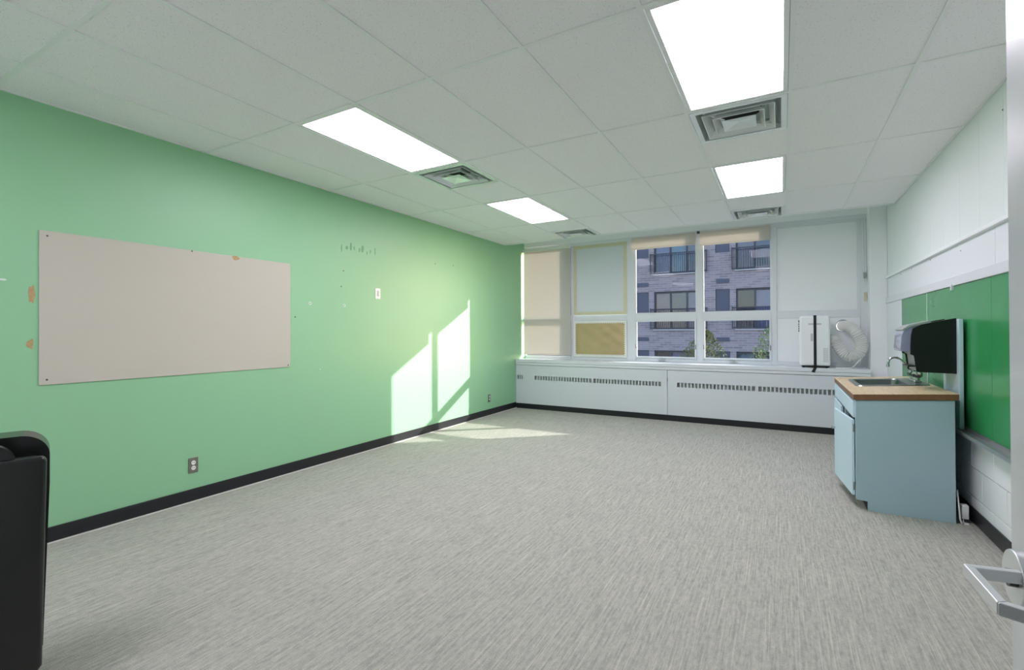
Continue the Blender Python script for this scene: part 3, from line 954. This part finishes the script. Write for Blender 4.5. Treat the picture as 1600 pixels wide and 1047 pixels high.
tag(MB().box(2.985, 3.022, 7.66, 7.70, 2.815, 2.85).box(2.995, 3.012, 7.64, 7.68, 2.822, 2.834).build('shade_bracket', M_screw, bevel=0.003), 'small dark bracket on the head rail between the two rolled shades', 'bracket')

# bead chain of a missing shade on the right jamb
cc = thing('bead_chain', (5.03, 7.56, 1.72), 'thin looped cord with a pull and cleat hanging on the right window jamb', 'chain')
MB().tube([(5.022, 7.70, 2.81), (5.026, 7.70, 2.4), (5.034, 7.70, 2.1), (5.03, 7.70, 1.98), (5.045, 7.70, 1.93), (5.06, 7.70, 1.98), (5.055, 7.70, 2.1), (5.058, 7.70, 2.4), (5.048, 7.70, 2.81)], 0.004, 6).build('loop', M_plate_w, cc)
MB().box(5.030, 5.058, 7.690, 7.71, 2.02, 2.10).build('cord_lock', M_grey_pl, cc, bevel=0.003)
MB().box(5.040, 5.068, 7.71, 7.725, 1.72, 1.84).build('cleat', M_goldb, cc, bevel=0.003)

# ---------------------------------------------------------------- paper coverings of the second window
def scallop_strip(mb, p0, p1, inward, wd, pitch, y0, y1):
    """border strip from p0 to p1 in the x-z plane, its inner edge scalloped; the straight edge on p0-p1"""
    a, b = Vector(p0), Vector(p1); d = (b - a); L = d.length; d.normalize(); q = Vector(inward)
    n = max(2, round(L / pitch)); p = L / n
    poly = [a, b]
    pts = []
    for k in range(n):
        for t in range(6):
            u = (k + t / 6.0) * p
            pts.append(a + d * u + q * (wd + abs(math.sin(math.pi * t / 6.0)) * 0.022))
    pts.append(b + q * wd)
    # quads between the straight edge and the scallops
    for k in range(len(pts) - 1):
        u0 = (pts[k] - a).dot(d); u1 = (pts[k + 1] - a).dot(d)
        quad = [a + d * u0, a + d * u1, pts[k + 1], pts[k]]
        mb.prism([(v.x, v.y) for v in quad], 1, y0, y1)
pc = thing('paper_cover', (1.43, 7.72, 1.62), 'tall white paper panel with scalloped gold border filling the upper window', 'paper panel')
px0, px1, pz0, pz1 = 0.9598, 1.8912, 1.6165, 2.8125
MB().box(px0, px1, 7.719, 7.724, pz0, pz1).build('sheet', M_paper, pc)
for args in (((px0, pz0), (px1, pz0), (0, 1)), ((px0, pz1), (px1, pz1), (0, -1)), ((px0, pz0), (px0, pz1), (1, 0)), ((px1, pz0), (px1, pz1), (-1, 0))):
    dy = 0.0 if args[2][0] else 0.0012
    m = MB(); scallop_strip(m, args[0], args[1], args[2], 0.042, 0.034, 7.7155 + dy, 7.719); m.build('border_strip', M_goldb, pc)
gf = thing('foil_cover', (1.43, 7.72, 0.92), 'crumpled gold foil panel with a cream scalloped border in the lower window', 'foil panel')
gx0, gx1, gz0, gz1 = 0.9598, 1.8912, 0.9075, 1.5155
# gently crumpled foil
m = MB(); nx, nz = 30, 20
vs = []
for j in range(nz + 1):
    for i in range(nx + 1):
        x = gx0 + (gx1 - gx0) * i / nx; z = gz0 + (gz1 - gz0) * j / nz
        r2 = math.hypot(x - 1.5, z - 1.45)
        y = 7.722 - 0.002 * math.sin(r2 * 38 + 3.0 * math.sin(x * 9)) - 0.0022 * math.sin(x * 23 + z * 31)
        vs.append((x, y, z))
fs = [(j * (nx + 1) + i, j * (nx + 1) + i + 1, (j + 1) * (nx + 1) + i + 1, (j + 1) * (nx + 1) + i) for j in range(nz) for i in range(nx)]
vs2 = [(x, 7.728, z) for x, y, z in vs]
k0 = len(vs)
m.add(vs + vs2, fs + [tuple(k0 + q for q in reversed(f)) for f in fs])
m.build('foil', M_gold, gf, smooth=True)
for args in (((gx0, gz0), (gx1, gz0), (0, 1)), ((gx0, gz1), (gx1, gz1), (0, -1)), ((gx0, gz0), (gx0, gz1), (1, 0)), ((gx1, gz0), (gx1, gz1), (-1, 0))):
    dy = 0.0 if args[2][0] else 0.0012
    m = MB(); scallop_strip(m, args[0], args[1], args[2], 0.026, 0.036, 7.7088 + dy, 7.713); m.build('border_strip', M_scallop, gf)

# ---------------------------------------------------------------- portable air conditioner on the sill
ac = thing('air_conditioner', (4.47, 7.49, 0.852), 'white portable air conditioner on the window sill, tied with a black strap', 'air conditioner')
MB().box(4.300, 4.642, 7.385, 7.598, 0.874, 1.535).build('body', M_ac, ac, bevel=0.03, seg=4)
MB().box(4.325, 4.63, 7.392, 7.59, 0.860, 0.878).build('base', M_strap, ac)
for x in (4.345, 4.60):
    MB().cyl((x, 7.42, 0.86), 0, 0.016, x - 0.012, x + 0.012, 14).build('caster', M_strap, ac)
for k, z in enumerate((1.462, 1.425, 1.395, 1.365, 1.335)):
    MB().cyl((4.302, 7.445, z), 0, 0.015 if k == 0 else 0.011, 4.290, 4.3005, 14).build('control_button', M_strap, ac)
MB().box(4.40, 4.545, 7.3835, 7.3865, 1.415, 1.435).build('handle_recess', M_acgrey, ac)
MB().box(4.425, 4.452, 7.3835, 7.3865, 1.20, 1.30).build('side_label', M_acgrey, ac)
vg = MB().box(4.565, 4.615, 7.384, 7.3862, 0.925, 1.11).build('intake_grille', M_acgrey, ac)
g = MB()
for k in range(14):
    z = 0.93 + k * 0.0129
    g.box(4.568, 4.612, 7.3825, 7.384, z, z + 0.006)
g.build('grille_bars', M_ac, vg, kind='stuff')
sp_ = thing('strap', (4.475, 7.38, 0.84), 'black strap tied upright around the white air conditioner', 'strap')
s = MB()
s.box(4.458, 4.490, 7.380, 7.3835, 0.858, 1.5385).box(4.458, 4.490, 7.380, 7.60, 1.5365, 1.540)
s.build('band', M_strap, sp_)
tl = MB().box(4.457, 4.490, 7.350, 7.384, 0.8535, 0.8565)
tl.add([(4.457, 7.350, 0.8565), (4.490, 7.350, 0.8565), (4.464, 7.350, 0.792), (4.428, 7.350, 0.800),
        (4.457, 7.353, 0.8565), (4.490, 7.353, 0.8565), (4.464, 7.353, 0.792), (4.428, 7.353, 0.800)],
       [(0, 1, 2, 3), (4, 7, 6, 5), (0, 4, 5, 1), (1, 5, 6, 2), (2, 6, 7, 3), (3, 7, 4, 0)])
tl.build('tail', M_strap, sp_)
MB().box(4.452, 4.496, 7.376, 7.384, 0.862, 0.884).build('buckle', M_strap, sp_, bevel=0.002)

# corrugated exhaust hose
def smooth_path(pts, n):
    out = []
    P = [Vector(pts[0])] + [Vector(p) for p in pts] + [Vector(pts[-1])]
    for i in range(1, len(P) - 2):
        for k in range(n):
            t = k / n
            a, b, c, d = P[i - 1], P[i], P[i + 1], P[i + 2]
            out.append(0.5 * ((2 * b) + (c - a) * t + (2 * a - 5 * b + 4 * c - d) * t * t + (3 * b - a - 3 * c + d) * t ** 3))
    out.append(P[-2])
    return out
hp = smooth_path([(4.646, 7.53, 1.215), (4.70, 7.525, 1.20), (4.745, 7.515, 1.12), (4.80, 7.50, 1.04), (4.875, 7.49, 1.005), (4.95, 7.49, 1.045), (4.985, 7.495, 1.14), (4.965, 7.50, 1.24), (4.91, 7.505, 1.335), (4.862, 7.56, 1.388), (4.825, 7.63, 1.40), (4.812, 7.70, 1.40), (4.812, 7.76, 1.40), (4.812, 7.84, 1.40)], 8)
rad = [0.066 + 0.0045 * (1 if i % 2 else -1) for i in range(len(hp))]
hose = MB().tube(hp, rad, 20, cap=False).build('exhaust_hose', M_hose, smooth=False)
tag(hose, 'white corrugated hose curving from the air conditioner to the window board', 'hose')
pcd = MB().tube(smooth_path([(4.97, 7.415, 0.985), (4.94, 7.395, 0.95), (4.90, 7.39, 0.90), (4.86, 7.385, 0.866), (4.80, 7.382, 0.858), (4.70, 7.39, 0.858)], 5), 0.0055, 8).build('power_cord', M_plate_w, ac, smooth=True)

# ---------------------------------------------------------------- black bin at the left edge
BX, BY = 1.70, 0.70                      # its front right corner; it is turned towards the doorway
bdv = Vector((BX - 4.091, BY)).normalized(); brv = Vector((-bdv.y, bdv.x)) * -1.0
bn = thing('waste_bin', (1.5, 0.62, 0), 'tall black plastic bin with a rounded slotted top, cut by the left edge', 'bin')
def BP(l, d, z):
    return (BX + brv.x * l + bdv.x * d, BY + brv.y * l + bdv.y * d, z)
def bprism(poly, d0, d1):
    """profile in (lateral, height) extruded in depth from d0 to d1"""
    n = len(poly)
    vs = [BP(l, d0, z) for l, z in poly] + [BP(l, d1, z) for l, z in poly]
    fs = [tuple(range(n)), tuple(range(2 * n - 1, n - 1, -1))] + [(k, n + k, n + (k + 1) % n, (k + 1) % n) for k in range(n)]
    return MB().add(vs, fs)
def arc(cx, cz, rx, rz, a0, a1, n=8):
    return [(cx + rx * math.cos(math.radians(a0 + (a1 - a0) * k / n)), cz + rz * math.sin(math.radians(a0 + (a1 - a0) * k / n))) for k in range(n + 1)]
LW = -0.42
bprism([(LW, 0.0), (-0.08, 0.0), (-0.014, 0.108)] + arc(-0.021, 0.862, 0.019, 0.022, 0, 90, 6) + [(LW, 0.884)], 0.0, 0.04).build('front_shell', M_bin, bn, bevel=0.016, seg=5)
bprism([(LW, 0.02), (-0.095, 0.02), (-0.02, 0.14)] + arc(-0.026, 0.83, 0.020, 0.03, 0, 90, 6) + [(LW, 0.86)], 0.04, 0.30).build('rear_shell', M_bin, bn)
def ridge(l1, d0, d1, zt, rl):
    return bprism([(LW, 0.03), (l1 - 0.09, 0.03), (l1 - 0.018, 0.115), (l1, 0.75)] + arc(l1 - rl, 0.862, rl, zt - 0.862, 0, 90, 12) + [(LW, zt)], d0, d1).build('lid_ridge', M_bin, bn, smooth=True)
ridge(-0.083, 0.018, 0.055, 0.943, 0.075)
ridge(0.006, 0.15, 0.30, 0.945, 0.085)
bprism([(LW, 0.855), (-0.03, 0.855), (-0.03, 0.864), (LW, 0.864)], 0.055, 0.15).build('slot_floor', M_dark, bn)

# ---------------------------------------------------------------- outside
GZ = -3.6
MB().box(-60, 60, YO + 0.05, 90, GZ - 0.3, GZ).build('ground', M_asph, kind='structure')
YB = 26.0
bd = thing('apartment_building', (0, YB + 4, GZ), 'lavender brick apartment building seen through the window', 'building')
xs0, pitch_x, floor_h = -1.84, 3.985, 2.93
cols = range(-5, 3)
rows = range(-1, 4)
# brick front built as piers and bands between the openings
br = MB()
def add_brick(x0, x1, z0, z1):
    if x1 - x0 > 0.001 and z1 - z0 > 0.001:
        br.box(x0, x1, YB, YB + 0.35, z0, z1)
XL, XR = xs0 + pitch_x * cols[0] - 1.6, xs0 + pitch_x * (cols[-1] + 1) - 1.2
zc = GZ
for r in rows:
    zb = 1.44 + floor_h * r
    zt = zb + 1.99 if r >= 0 else zb + 1.80
    add_brick(XL, XR, zc, zb)
    x = XL
    for c in cols:
        xo = xs0 + pitch_x * c
        add_brick(x, xo - 0.94, zb, zt)
        add_brick(xo - 0.94, xo - 0.28, zb, zb + 0.9)       # below the dark spandrel panel
        add_brick(xo - 0.28, xo, zb, zt)
        x = xo + 2.53
    add_brick(x, XR, zb, zt)
    zc = zt
add_brick(XL, XR, zc, zc + 1.0)
br.build('brick_front', M_brick, bd)
MB().box(XL, XR, YB + 0.36, YB + 9, GZ, zc + 1.0).build('body', M_bdark, bd)
k = 0
for r in rows:
    zb = 1.44 + floor_h * r
    zt = zb + 1.99 if r >= 0 else zb + 1.80
    for c in cols:
        xo = xs0 + pitch_x * c
        near = c in (-1, 0, 1) and r in (-1, 0, 1)
        MB().box(xo - 0.93, xo - 0.29, YB + 0.06, YB + 0.12, zb + 0.9, zt).build('spandrel_panel', M_bdark, bd)
        MB().box(xo - 0.90, xo - 0.30, YB - 0.03, YB + 0.0, zb - 0.64, zb - 0.43).build('vent_grille', M_bdark, bd)
        f = MB()
        y0, y1 = YB + 0.10, YB + 0.18
        f.box(xo, xo + 2.53, y0, y1, zt - 0.10, zt).box(xo, xo + 2.53, y0, y1, zb, zb + 0.06)
        for q in (0.0, 0.80, 1.62, 2.45):
            f.box(xo + q, xo + q + 0.08, y0, y1, zb + 0.06, zt - 0.10)
        sd_ = f.build('sliding_door', M_bframe, bd)
        for i, q in enumerate((0.08, 0.88, 1.70)):
            mm = M_curt[(0, 1, 3, 5, 4, 2, 3)[(k * 2 + i + c * 3) % 7]]
            MB().box(xo + q, xo + q + 0.75, YB + 0.22, YB + 0.24, zb + 0.06, zt - 0.10).build('curtain', mm, sd_)
            MB().box(xo + q, xo + q + 0.75, YB + 0.145, YB + 0.15, zb + 0.06, zt - 0.10).build('pane', M_bglass, sd_)
        k += 1
        if r >= 0:
            rl = MB()
            rl.box(xo - 0.18, xo + 2.66, YB - 0.16, YB - 0.12, zb + 1.02, zb + 1.07).box(xo - 0.18, xo + 2.66, YB - 0.16, YB - 0.12, zb + 0.02, zb + 0.07)
            for e in (xo - 0.18, xo + 2.62):
                rl.box(e, e + 0.04, YB - 0.16, YB, zb + 1.02, zb + 1.07).box(e, e + 0.04, YB - 0.16, YB, zb + 0.02, zb + 0.07)
                rl.box(e, e + 0.05, YB - 0.165, YB - 0.115, zb + 0.0, zb + 1.1)
            ro = rl.build('railing', M_rail, bd)
            b = MB()
            for i in range(1, 27):
                x = xo - 0.18 + 2.82 * i / 27
                b.box(x - 0.009, x + 0.009, YB - 0.15, YB - 0.13, zb + 0.05, zb + 1.03)
            b.build('balusters', M_rail, ro, kind='stuff')
            MB().box(xo - 0.05, xo + 2.58, YB - 0.10, YB + 0.10, zb - 0.07, zb - 0.01).build('balcony_edge', M_slab, bd)

def tree(x, y, h, rad_, m_, label, n=260, lean=0.0, seed=1):
    rnd = random.Random(seed)
    t = thing('street_tree', (x, y, GZ), label, 'tree')
    top = GZ + h
    tk = MB().tube([(x, y, GZ), (x + 0.05, y, GZ + h * 0.4), (x + lean * 0.5, y, GZ + h * 0.75), (x + lean, y, top - 0.2)], [0.12, 0.09, 0.05, 0.015], 8)
    for k in range(9):
        a = rnd.uniform(0, 6.28); z = GZ + h * rnd.uniform(0.45, 0.9)
        L = rad_ * rnd.uniform(0.5, 0.9) * (1.15 - (z - GZ) / h * 0.75)
        tk.tube([(x + lean * 0.4, y, z), (x + lean * 0.4 + L * math.cos(a), y + L * math.sin(a), z + L * 0.6)], [0.03, 0.008], 5)
    tk.build('trunk', M_bark, t)
    lf = MB()
    for k in range(n * 11):
        u = rnd.random()
        z = GZ + h * (0.42 + 0.58 * u)
        rr_ = rad_ * (math.sin(math.pi * min(1, (u * 0.8 + 0.2))) ** 0.7) * math.sqrt(rnd.random())
        a = rnd.uniform(0, 6.283)
        c = Vector((x + lean * u + rr_ * math.cos(a), y + rr_ * math.sin(a), z))
        s = rnd.uniform(0.03, 0.065)
        n1 = Vector((rnd.gauss(0, 1), rnd.gauss(0, 1), rnd.gauss(0, 1))).normalized()
        n2 = n1.orthogonal().normalized(); 
        p = [c - n1 * s, c + n2 * s * 0.5, c + n1 * s, c - n2 * s * 0.5]
        lf.add(p, [(0, 1, 2, 3)])
    lf.build('foliage', m_, t, kind='stuff')
    return t
tree(1.10, 20.0, 4.95, 1.05, M_leaf, 'olive green tree in front of the brick building, behind the middle window post', 300, 0.45, 3)
tree(3.98, 20.0, 5.3, 1.0, M_leaf2, 'pale green tree outside, cut off by the white infill board', 260, -0.05, 5)
